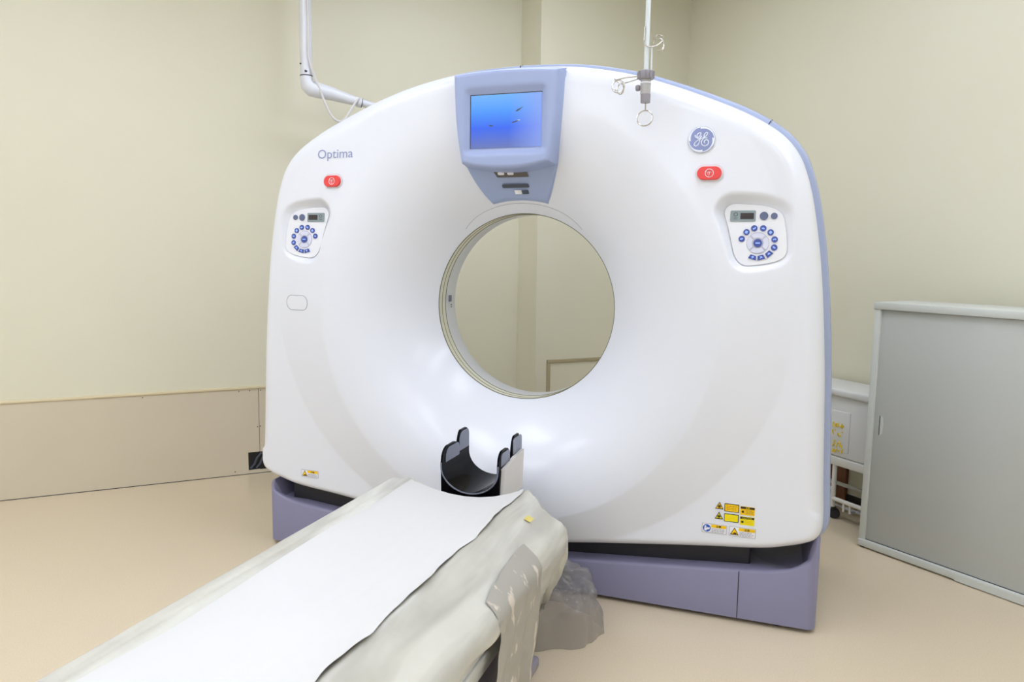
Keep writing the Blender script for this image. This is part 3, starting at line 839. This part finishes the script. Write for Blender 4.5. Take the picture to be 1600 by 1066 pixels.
# ================================================================= PATIENT TABLE
TY0, TY1 = -2.7, -.35            # near end, scanner end
RH = [(0, .450), (.05, .453), (.10, .462), (.15, .477), (.19, .493), (.205, .497), (.214, .492), (.225, .486), (.243, .476), (.262, .456), (.29, .430), (.315, .408), (.330, .388), (.334, .366)]
LH = [(0, .450), (.05, .453), (.10, .462), (.15, .475), (.195, .489), (.21, .490), (.222, .483), (.236, .482), (.256, .484), (.272, .477), (.288, .462), (.305, .438), (.32, .41), (.326, .37)]
def prof_z(x):
    tab = RH if x >= 0 else LH
    return float(np.interp(abs(x), [p[0] for p in tab], [p[1] for p in tab]))
PT = thing('patient_table', 'low patient table under white paper and grey plastic film', 'table', (0, -1.2, 0))
mb = MB(); rows = []
xs = [-.292, -.28, -.265, -.24, -.21, -.17, -.12, -.06, 0, .06, .12, .17, .20, .23,   .245, .262, .278]
for y in np.linspace(TY0 + .01, TY1 - .012, 24):
    top = [(x, y, prof_z(x) - (.009 if abs(x) < .19 else .024)) for x in xs]
    rows.append(top + [(.285, y, .385), (.27, y, .36), (-.27, y, .36), (-.292, y, .385)])
mb.grid(rows, True); n_ = len(rows[0])
mb.f.append(tuple(range(n_))); mb.f.append(tuple(reversed(range(23 * n_, 24 * n_))))
part('cradle', mb, 'table_white', PT)
part('chassis', MB().rbox((-.25, TY0 + .05, .235), (.296, -.44, .347), .012).box((-.2, TY0 + .1, .33), (.2, -.42, .37)), 'table_white', PT)
part('rail', MB().rbox((.285, TY0 + .05, .27), (.303, -.88, .295), .004), 'table_white', PT)
part('pedestal', MB().rbox((-.235, -1.9, .03), (.27, -.465, .26), .02), 'pedestal_purple', PT, 'grey-violet lifting pedestal')
part('foot_plate', MB().rbox((-.27, -2.1, 0), (.29, -.46, .035), .01), 'pedestal_purple', PT)

# plastic film cover over the table (hangs lower at the scanner end)
def nz(x, y, z, s, a): return noise.noise(Vector((x * s, y * s, z * s))) * a
mb = MB(); rows = []
ys = list(np.linspace(TY0, -1.0, 50)) + list(np.linspace(-.99, TY1, 46))
for y in ys:
    dr = min(1, max(0, (y + .62) / .16)); dr = dr * dr * (3 - 2 * dr)
    row = []
    zb = .355 + nz(0, y, 0, 7, .012)
    L_ = [(-p[0], p[1]) for p in reversed(LH[1:])]
    R_ = list(RH)
    zb2 = zb * (1 - dr) + .12 * dr + .02 * math.sin(y * 40) * dr
    rend = [(.335 - (.366 - z) * (.30 if z > .2 else .34) * dr - .03 * (1 - dr) * (.366 - z) / .05 * .4, z) for z in np.linspace(.36, zb2, 16)]
    lend = [(-.327 + .05 * (k / 6.) * .3, .362 - k * (.362 - zb) / 6 if zb < .362 else .362) for k in range(6, 0, -1)]
    allp = lend + L_ + R_ + rend
    for k, (x, z) in enumerate(allp):
        amp = .0012 if abs(x) < .2 else (.0015 if x < 0 else .006)
        if x > .22: amp = .007 + .006 * dr
        d = nz(x * .8, y, z * .6, 6.5, amp) + nz(x * 1.5, y * .7, z * 3, 19, amp * .35)
        fold = 0
        if x > .2: fold = (.008 * math.sin(y * 13 + z * 22 + 2 * nz(0, y, z, 3, 1)) + .006 * math.sin(y * 31 - z * 16)) * (1 if z < .44 else .35)
        e = 0
        if y > -.42 and x > .2: e = (y + .42) / .07
        row.append((x + (d + fold * .6) * (1 if x > .2 else 0), y + .012 * nz(x, z, 3, 9, 1), z + d * .7 + (0 if abs(x) > .25 else 0)))
    rows.append(row)
endrow = [(x, y + .004, min(z, max(.12, z - .05))) for x, y, z in rows[-1]]
endrow2 = [(x * .97, y + .0, min(z, .36)) for x, y, z in rows[-1]]
mb.grid(rows + [endrow, endrow2])
film = single('plastic_cover', mb, 'film_cover', (0, -1.2, .36), 'translucent grey-white plastic film wrapped over the patient table', 'plastic cover', fix=True, angle=80)
tm = MB()
tm.grid([[(x, y + (x - .26) * 1.2, prof_z(x) + .0075 + h) for x in (.254, .259, .264, .268)] for y, h in ((-.516, 0), (-.505, .001), (-.495, .001), (-.482, 0))])
part('tape_mark', tm, 'tape_yellow', film)

# grey film hanging over the pedestal side
mb = MB(); rows = []
for i in range(34):
    f = i / 33.; row = []
    for j in range(26):
        g = j / 25.
        y = -.95 + g * .325 + .012 * nz(0, f * 3, g * 2, 2, 1); zt = .458 - .03 * (1 - g) ** 2 - .015 * g
        z = zt + (.055 - zt) * f + (.012 * math.sin(g * 21) + .02 * nz(0, g * 6, 0, 1, 1)) * f
        xp = float(np.interp(-z, [-q[1] for q in RH[5:]], [q[0] for q in RH[5:]]))
        x = xp + .014 + .006 * nz(0, g * 4, f * 5, 1.2, 1) + .005 * math.sin(g * 14 + f * 2) * f - .03 * f
        row.append((x, y, z))
    rows.append(row)
mb.grid(rows)
single('plastic_sheet', mb, 'film_grey', (.3, -.7, .06), 'crumpled grey plastic sheet hanging down over the table pedestal', 'plastic sheet', angle=80)

# crumpled smoky film on the floor behind the pedestal
mb = MB(); rows = []
NA, NB = 120, 44
for i in range(NB + 1):
    f = i / NB; row = []
    for j in range(NA):
        a_ = 2 * PI * j / NA
        ca, sa = math.cos(a_), math.sin(a_)
        rx = (.205 if ca > 0 else .22); ry = .165
        rim = 1 + .05 * math.sin(a_ * 9 + 1) + .04 * nz(ca * 2, sa * 2, 0, 1.5, 1)
        rr_ = math.sin(f * PI / 2) ** .8 * rim
        h = .185 * (max(0., math.cos(f * PI / 2)) ** .45)
        fold = .034 * (abs(math.sin(a_ * 5.5 + f * 3.0 + 2 * nz(ca, sa, f, 1.2, 1))) - .5) * f * (1.15 - f) * 2.2 + .035 * nz(ca * f * 2, sa * f * 2, f, 1.6, 1) + .012 * nz(ca * f * 2, sa * f * 2, f, 5, 1)
        z = max(.0015, h + fold * (1 - f ** 4))
        row.append((.205 + ca * rx * rr_ + fold * ca * .6, -.215 + sa * ry * rr_ + fold * sa * .4, z))
    rows.append(row)
mb.grid(rows, True)
single('plastic_bag', mb, 'film_smoke', (.2, -.2, 0), 'crumpled smoky grey plastic film lying on the floor against the purple plinth', 'plastic film', angle=80)

# paper sheet along the table
mb = MB(); rows = []
def px_edge(y, side):
    if side > 0: return .200 + .010 * nz(y, 0, 0, 5, 1) + .004 * math.sin(y * 23) + .008 * nz(y, 2, 0, 16, 1)
    return -.180 + .006 * nz(y, 3, 0, 4, 1) + .004 * math.sin(y * 9 + 1)
yy = list(np.linspace(-2.66, -.36, 200))
for y in yy:
    x0, x1 = px_edge(y, -1), px_edge(y, 1); row = []
    for j in range(41):
        s = j / 40.; x = x0 + (x1 - x0) * s
        z = prof_z(x) + .0050 + .0016 * math.sin(x * 26 + y * 5) * math.sin(y * 3.1 + 1) + nz(x, y, 1, 7, .0012)
        if s > .96: z += .006 * (s - .96) / .04 * (1 + math.sin(y * 17)) * .5
        if s < .03: z += .003 * (.03 - s) / .03
        ye = y
        if y > -.5:
            q = (y + .5) / .14; ye = y + q * (.016 * math.sin(s * PI) * 0 - .010 * abs(2 * s - 1) ** 3 * (1 if s < .5 else -1))
        row.append((x, ye, z))
    rows.append(row)
lower = [[(p[0], p[1], p[2] - .0008) for p in r] for r in rows]
mb.grid(rows)
single('paper_sheet', mb, 'paper_white', (0, -1.2, .46), 'white disposable paper sheet laid along the patient table', 'paper sheet', angle=80)

# ================================================================= HEAD HOLDER
HH = thing('head_holder', 'glossy black U-shaped head holder at the scanner end of the table', 'head holder', (0, -.22, .40))
HR = .098; HC = .532; HV = .080
def hh_top(y, side):
    a, b = -.322, -.10; t = (y - a) / (b - a)
    def tab(t0, t1, h, e):
        if t < t0 or t > t1: return 0
        d = min(t - t0, t1 - t) / e
        return h * (1 if d >= 1 else math.sqrt(max(0, 1 - (1 - d) ** 2)))
    if side > 0: base = .552 if t < .85 else .545; return max(base - .01, base + tab(0, .47, .044, .16), base + tab(.55, 1.0, .066, .13))
    return max(.545, .545 + tab(0, .62, .047, .2), .545 + tab(.55, 1.0, .075, .13))
def hh_rows(R, y0=-.322, y1=-.10, cut=None):
    rows = []
    for y in np.linspace(y0, y1, 60):
        row = []
        for side in (-1,):
            zt = hh_top(y, -1)
            for k in range(12): row.append((-R, y, zt + (HC - zt) * k / 12))
        for k in range(25):
            w = PI + PI * k / 24; row.append((R * math.cos(w), y, HC + R * (HV / HR) * math.sin(w)))
        zt = hh_top(y, 1)
        for k in range(1, 13): row.append((R, y, HC + (zt - HC) * k / 12))
        rows.append(row)
    return rows
ri, ro_ = hh_rows(HR - .004), hh_rows(HR + .003)
mb = MB().grid(ri).grid(ro_)
n_ = len(ri[0])
mb.grid([ri[0], ro_[0]]).grid([ri[-1], ro_[-1]]).grid([[r[0] for r in ri], [r[0] for r in ro_]]).grid([[r[-1] for r in ri], [r[-1] for r in ro_]])
part('channel', mb, 'holder_black', HH, angle=40)
# rim bead along the front edge
part('rim', MB().tube([(p[0] * 1.0, p[1] - .001, p[2]) for p in hh_rows(HR)[0]], .0030, 8), 'holder_tab', HH, 'polished grey rim')
# front block below the channel
arc = [(HR * math.cos(PI + PI * k / 24), HC + HV * math.sin(PI + PI * k / 24)) for k in range(25)]
fp = arc + [(HR + .004, HC), (HR + .002, .405), (-HR - .002, .405), (-HR - .004, HC)]
part('front_block', MB().prism(fp, -.318, -.13), 'holder_black', HH)
part('support_tongue', MB().rbox((-.085, -.368, .405), (.085, -.20, .437), .006), 'holder_black', HH)
for sd in (-1, 1):
    # satin liner tabs on the inside of the uprights
    pass
fm = MB()
fpts = [(-.312, .430), (-.125, .430), (-.112, .560), (-.20, .553), (-.30, .538)]
fm.add([(HR + .003, y, z) for y, z in fpts] + [(HR + .016, y, z) for y, z in fpts], [(0, 1, 2, 3, 4), (9, 8, 7, 6, 5)] + [(i, (i + 1) % 5, 5 + (i + 1) % 5, 5 + i) for i in range(5)])
part('side_pad', fm, 'foam_white', HH, 'off-white pad on the outer side')
tb = MB()
for y0, y1, z0, z1 in ((-.306, -.226, .548, .589), (-.193, -.107, .556, .612)):
    o2 = [(y0, z0), (y1, z0)] + [(y1 - .016 + .016 * math.cos(a), z1 - .016 + .016 * math.sin(a)) for a in np.linspace(0, PI / 2, 5)] + [(y0 + .016 - .016 * math.sin(a), z1 - .016 + .016 * math.cos(a)) for a in np.linspace(0, PI / 2, 5)]
    n_ = len(o2)
    for sx_ in (1,):
        tb.add([(HR + .003, y, z) for y, z in o2] + [(HR + .0055, y, z) for y, z in o2], [tuple(range(n_)), tuple(reversed(range(n_, 2 * n_)))] + [(i, (i + 1) % n_, n_ + (i + 1) % n_, n_ + i) for i in range(n_)])
part('outer_facing', tb, 'holder_tab', HH, 'satin grey facing of the uprights')
tb = MB()
for y0, y1, z0, z1 in ((-.300, -.19, .540, .586), (-.19, -.106, .55, .615)):
    o2 = [(y0, z0), (y1, z0)] + [(y1 - .02 + .02 * math.cos(a), z1 - .02 + .02 * math.sin(a)) for a in np.linspace(0, PI / 2, 5)] + [(y0 + .03 - .03 * math.sin(a), z1 - .03 + .03 * math.cos(a)) for a in np.linspace(0, PI / 2, 5)]
    n_ = len(o2)
    tb.add([(-HR + .0042, y, z) for y, z in o2] + [(-HR + .0062, y, z) for y, z in o2], [tuple(range(n_)), tuple(reversed(range(n_, 2 * n_)))] + [(i, (i + 1) % n_, n_ + (i + 1) % n_, n_ + i) for i in range(n_)])
part('inner_facing', tb, 'holder_tab', HH, 'satin grey facing of the uprights')

# ================================================================= IV POLE
PX, PY = .487, -.12
IV = thing('infusion_pole', 'slim white infusion pole hanging from the ceiling with steel bottle hooks', 'infusion pole', (PX, PY, 1.6))
part('pole', MB().tube([(PX, PY, 1.74), (PX, PY, CEIL + .01)], .0075, 16), 'pole_white', IV)
part('ceiling_mount', MB().lathe([(.001, CEIL - .03), (.05, CEIL - .03), (.055, CEIL - .02), (.055, CEIL + .005)], (PX, PY, 0), 'z', 28), 'pole_white', IV)
part('hook_rod', MB().tube([(PX + .0155, PY, 1.75), (PX + .0155, PY, 1.846)], .0028, 8), 'pole_white', IV)
col = MB().lathe([(.004, 1.752), (.0205, 1.752), (.0225, 1.756), (.0225, 1.774), (.0205, 1.778), (.004, 1.778)], (PX, PY, 0), 'z', 30)
for k in range(8):
    a_ = 2 * PI * k / 8; ca, sa = math.cos(a_), math.sin(a_)
    col.rbox((-.004, -.003, 1.754), (.004, .003, 1.776), .001, 1, lambda p: (PX + ca * (.0225) + p[0] * ca - p[1] * sa, PY + sa * .0225 + p[0] * sa + p[1] * ca, p[2]))
part('collar', col, 'pole_grey', IV)
part('sleeve', MB().lathe([(.001, 1.709), (.0155, 1.709), (.0158, 1.752), (.001, 1.752)], (PX, PY, 0), 'z', 28), 'pole_greylite', IV)
part('sleeve_ring', MB().lathe([(.001, 1.7405), (.0166, 1.7405), (.0166, 1.7445), (.001, 1.7445)], (PX, PY, 0), 'z', 28), 'print_white', IV)
part('socket', MB().lathe([(.001, 1.684), (.0148, 1.684), (.0152, 1.709), (.001, 1.709)], (PX + .001, PY, 0), 'z', 28), 'pole_grey', IV)
part('knob', MB().lathe([(.001, -.03), (.007, -.03), (.0095, -.027), (.0095, -.019), (.006, -.016), (.004, -.01)], (PX, PY, 1.729), 'x', 18), 'pole_grey', IV)
part('stem', MB().tube([(PX + .001, PY, 1.69), (PX + .002, PY, 1.662)], .0022, 8), 'wire_steel', IV)
rc = (PX + .001, 1.638)
part('ring', MB().tube([(rc[0] + .0235 * math.cos(a), PY + .004 * math.sin(a), rc[1] + .0235 * math.sin(a)) for a in np.linspace(0, 2 * PI, 40, endpoint=False)], .0020, 8, closed=True), 'wire_steel', IV, 'steel carrying ring')
# pigtail hook to the left
p = [(PX - .020, PY - .006, 1.762), (PX - .06, PY - .012, 1.759), (PX - .088, PY - .016, 1.753)]
for a in np.linspace(PI * .75, PI * 3.4, 44):
    t_ = (a - PI * .75) / (PI * 2.65); r_ = .021 - .006 * t_
    p.append((PX - .079 + r_ * math.cos(a), PY - .018 - .012 * t_, 1.733 + r_ * math.sin(a)))
part('bottle_hook', MB().tube(p, .0019, 8), 'wire_steel', IV)
p = [(PX - .020, PY + .002, 1.757), (PX - .05, PY + .004, 1.750), (PX - .076, PY + .004, 1.745), (PX - .088, PY, 1.752), (PX - .096, PY - .004, 1.760)]
p2 = [(PX - .076, PY + .004, 1.7455)] + [(PX - .080 + .011 * math.cos(a), PY + .004 - .003 * (a - PI / 2), 1.733 + .0165 * math.sin(a)) for a in np.linspace(PI * .45, -PI * 1.35, 26)]
part('bottle_hook', MB().tube(p, .0019, 8).tube(p2, .0019, 8), 'wire_steel', IV)
# pigtail hook to the right, higher up
p = [(PX - .006, PY - .009, 1.905), (PX - .007, PY - .010, 1.872)]
for a in np.linspace(PI * 1.05, PI * 3.1, 40):
    t_ = (a - PI * 1.05) / (PI * 2.05)
    cx = PX + .008 + .026 * min(1, t_ * 2.2); r_ = .0165 - .003 * t_
    p.append((cx + r_ * math.cos(a), PY - .010 + .020 * t_, 1.858 + .010 * min(1, t_ * 2) + r_ * math.sin(a)))
part('bottle_hook', MB().tube(p, .0020, 8), 'wire_steel', IV)
p = [(PX + .0155, PY, 1.84)] + [(PX + .034 + .0155 * math.cos(a), PY + .004, 1.853 + .0185 * math.sin(a)) for a in np.linspace(PI * .95, -PI * .55, 26)]
p += [(PX + .040, PY + .004, 1.836), (PX + .048, PY + .004, 1.838), (PX + .051, PY + .004, 1.848), (PX + .047, PY + .004, 1.862)]
part('bottle_hook', MB().tube(p, .0019, 8), 'wire_steel', IV)

# ================================================================= CEILING ARM
AX, AY = -1.378, .818
AM = thing('ceiling_boom', 'white ceiling-hung jointed boom with a looped cable behind the scanner', 'support boom', (AX, AY, 1.95))
part('column', MB().tube([(AX, AY, 2.092), (AX, AY, CEIL + .01)], .030, 28), 'arm_white', AM)
part('ceiling_flange', MB().lathe([(.001, CEIL - .04), (.09, CEIL - .04), (.10, CEIL - .02), (.10, CEIL + .005)], (AX, AY, 0), 'z', 36), 'arm_white', AM)
part('joint_ring', MB().lathe([(.005, 2.088), (.0315, 2.088), (.0315, 2.093), (.005, 2.093)], (AX, AY, 0), 'z', 28), 'screw_dark', AM)
d_ = Vector((S2, S2, 0))
def along(t, h=0): return (AX + d_.x * t, AY + d_.y * t, h)
# elbow and tapering forearm
part('forearm', MB().tube([(AX, AY, 2.088), (AX, AY, 2.066), along(.006, 2.045), along(.022, 2.032), along(.06, 2.026), along(.12, 2.018), along(.20, 2.002), along(.265, 1.990)], [.0312, .0325, .036, .039, .038, .034, .027, .022], 24), 'arm_white', AM)
part('arm_tube', MB().tube([along(.25, 1.992), along(.30, 1.984), along(.62, 1.925)], .019, 18), 'arm_white', AM)
part('clamp', MB().tube([along(.255, 1.990), along(.275, 1.9865)], .025, 20), 'arm_white', AM)
part('clamp_gap', MB().tube([along(.275, 1.9865), along(.279, 1.986)], .0235, 20), 'screw_dark', AM)
part('end_head', MB().rbox((-.05, -.04, -.06), (.05, .04, .06), .02, 4, lambda q: (along(.62)[0] + q[0], along(.62)[1] + q[1], 1.91 + q[2])), 'arm_white', AM)
pth = [(AX + .026, AY - .016, CEIL - .01), (AX + .026, AY - .018, 2.5), (AX + .0285, AY - .018, 2.3), (AX + .027, AY - .020, 2.22)]
pth += [tuple(Vector(along(t, z)) + Vector((.022, -.026, 0))) for t, z in ((.012, 2.16), (.035, 2.09), (.060, 2.03), (.085, 1.965), (.115, 1.905), (.150, 1.878), (.185, 1.890), (.215, 1.935), (.245, 1.985), (.262, 2.005))]
part('cable', MB().tube(catmull(pth, 6), .0062, 10), 'cable_white', AM)
for t_, z_, s_ in ((-.012, 2.145, .004), (.016, 2.108, .005)):
    part('screw', MB().lathe([(.0005, -.033), (s_, -.032), (s_, -.02)], (AX + t_, AY, z_), 'y', 10), 'screw_dark', AM)

# ================================================================= CABINET
CA = math.radians(38)
c0 = np.array([1.285, .921]); cd = np.array([math.cos(CA), -math.sin(CA)]); cn = np.array([math.sin(CA), math.cos(CA)])
CWD, CDP, CHT = .90, .285, 1.045
def cab(p):
    q = c0 + cd * p[0] + cn * p[1]; return (q[0], q[1], p[2])
CB = thing('sliding_cabinet', 'low grey steel cabinet with a plain sliding door', 'cabinet', (*(c0 + cd * .44 + cn * .14), 0))
body = MB().box((.002, .012, .03), (.014, CDP, CHT - .028), cab).box((CWD - .014, .012, .03), (CWD - .002, CDP, CHT - .028), cab).box((.002, CDP - .01, .03), (CWD - .002, CDP, CHT - .028), cab).box((.012, .03, .03), (CWD - .012, CDP, .042), cab).box((.01, .03, .52), (CWD - .01, CDP - .012, .53), cab)
part('body', body, 'cabinet_grey', CB)
part('top_panel', MB().rbox((-.004, -.006, CHT - .03), (CWD + .004, CDP + .002, CHT), .004, 2, cab), 'cabinet_frame', CB)
for x0, x1 in ((0, .026), (CWD - .026, CWD)):
    part('stile', MB().rbox((x0, -.002, .012), (x1, .03, CHT - .029), .003, 2, cab), 'cabinet_frame', CB)
part('sill', MB().rbox((0, -.008, .006), (CWD, .03, .036), .004, 2, cab), 'cabinet_frame', CB)
part('sill_lip', MB().box((.40, -.0095, .004), (CWD, -.006, .030), cab), 'cabinet_frame', CB)
door = part('sliding_door', MB().rbox((.024, .008, .034), (.68, .020, CHT - .031), .002, 2, cab), 'cabinet_grey', CB)
part('sliding_door', MB().rbox((.60, .022, .034), (CWD - .024, .034, CHT - .031), .002, 2, cab), 'cabinet_grey', CB)
hp = [(.052, .495), (.056, .493), (.064, .503), (.067, .535), (.064, .567), (.056, .577), (.052, .575)]
mbh = MB(); n_ = len(hp)
mbh.add([cab((x, .0065, z)) for x, z in hp] + [cab((x, .0082, z)) for x, z in hp], [tuple(range(n_))] + [(i, (i + 1) % n_, n_ + (i + 1) % n_, n_ + i) for i in range(n_)])
part('handle_recess', mbh, 'cabinet_frame', door)
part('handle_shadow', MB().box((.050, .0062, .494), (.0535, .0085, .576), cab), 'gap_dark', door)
part('door_track', MB().box((.026, .0065, .0345), (CWD - .026, .0078, .0385), cab), 'gap_dark', CB)
for x in (.015, CWD - .03):
    for y in (.01, CDP - .02):
        part('foot', MB().box((x - .008, y - .008, 0), (x + .012, y + .012, .03), cab), 'caster_black', CB)

# ================================================================= WHITE BIN ON A WIRE CART
KA = PI / 4
k0 = np.array([1.325, 1.095]); kd = np.array([-S2, S2]); kn = np.array([S2, S2])    # along the wall to the left, and towards the wall
def krt(p):
    q = k0 + kd * p[0] + kn * p[1]; return (q[0], q[1], p[2])
KW, KD = .52, .24
KT = thing('bin_cart', 'white wire-frame cart standing between scanner and cabinet', 'cart', (*(k0 + kd * .26 + kn * .12), 0))
for x in (.02, .19, KW - .02):
    for y in (.015, KD - .015):
        if x == .19 and y > .1: continue
        part('leg', MB().tube([krt((x, y, .05 if x != .19 else .06)), krt((x, y, .285))], .011, 12), 'cart_white', KT)
part('lower_rail', MB().tube([krt((0.0, .012, .100)), krt((KW, .012, .100))], .010, 10), 'cart_white', KT)
part('lower_rail', MB().tube([krt((0.0, KD - .012, .100)), krt((KW, KD - .012, .100))], .010, 10), 'cart_white', KT)
part('cross_rail', MB().tube([krt((.19, .014, .145)), krt((KW - .02, .014, .145))], .007, 10), 'cart_white', KT)
for x in (.09, .125):
    part('wire_strut', MB().tube([krt((x, .012, .10)), krt((x, .012, .055))], .006, 8), 'cart_white', KT)
part('wire_shelf', MB().tube([krt((.01, .05, .058)), krt((KW - .02, .05, .058))], .007, 8).tube([krt((.01, .12, .058)), krt((KW - .02, .12, .058))], .007, 8).tube([krt((.09, .012, .058)), krt((.09, KD - .012, .058))], .006, 8), 'pole_greylite', KT)
part('upper_frame', MB().rbox((-.004, .0, .262), (KW, KD, .302), .006, 2, krt), 'cart_white', KT)
for x in (.02, .19, KW - .02):
    part('caster', MB().lathe([(.001, -.011), (.022, -.011), (.025, -.007), (.025, .007), (.022, .011), (.001, .011)], (krt((x, .03, 0))[0], krt((x, .03, 0))[1], .025), 'y', 20).tube([krt((x, .03, .028)), krt((x, .02, .062))], .009, 8), 'caster_black', KT)
for x in (.02, KW - .02):
    part('caster', MB().lathe([(.001, -.011), (.022, -.011), (.025, -.007), (.025, .007), (.022, .011), (.001, .011)], (krt((x, KD - .03, 0))[0], krt((x, KD - .03, 0))[1], .025), 'y', 20).tube([krt((x, KD - .03, .028)), krt((x, KD - .02, .062))], .009, 8), 'caster_black', KT)
BN = thing('storage_bin', 'white plastic bin with yellow writing on the wire cart', 'bin', (*(k0 + kd * .26 + kn * .12), .30))
part('bin_body', MB().rbox((.004, .006, .3025), (KW - .006, KD - .006, .592), .012, 3, krt), 'bin_white', BN)
part('lid', MB().rbox((-.010, -.010, .588), (KW + .004, KD + .006, .622), .010, 3, krt), 'bin_white', BN)
part('raised_panel', MB().rbox((.115, .002, .33), (KW - .09, .012, .520), .003, 2, krt), 'bin_white', BN)
ink = MB(); rnd = random.Random(3)
for cz in (.455, .415, .365, .335):
    for q in range(5):
        x = .150 + .012 * q; pts = [krt((x + rnd.uniform(-.008, .008), -.0005, cz + rnd.uniform(-.014, .014))) for _ in range(3)]
        ink.tube(pts, .0028, 5)
part('writing', ink, 'ink_yellow', BN, 'yellow handwriting')
# brown board leaning on the wall behind the cart
bb = MB().rbox((.33, .262, .0), (.43, .285, .30), .003, 1, krt)
single('wooden_board', bb, 'wood_brown', tuple(krt((.38, .27, 0))), 'narrow brown wooden board against the wall behind the wire cart', 'board')
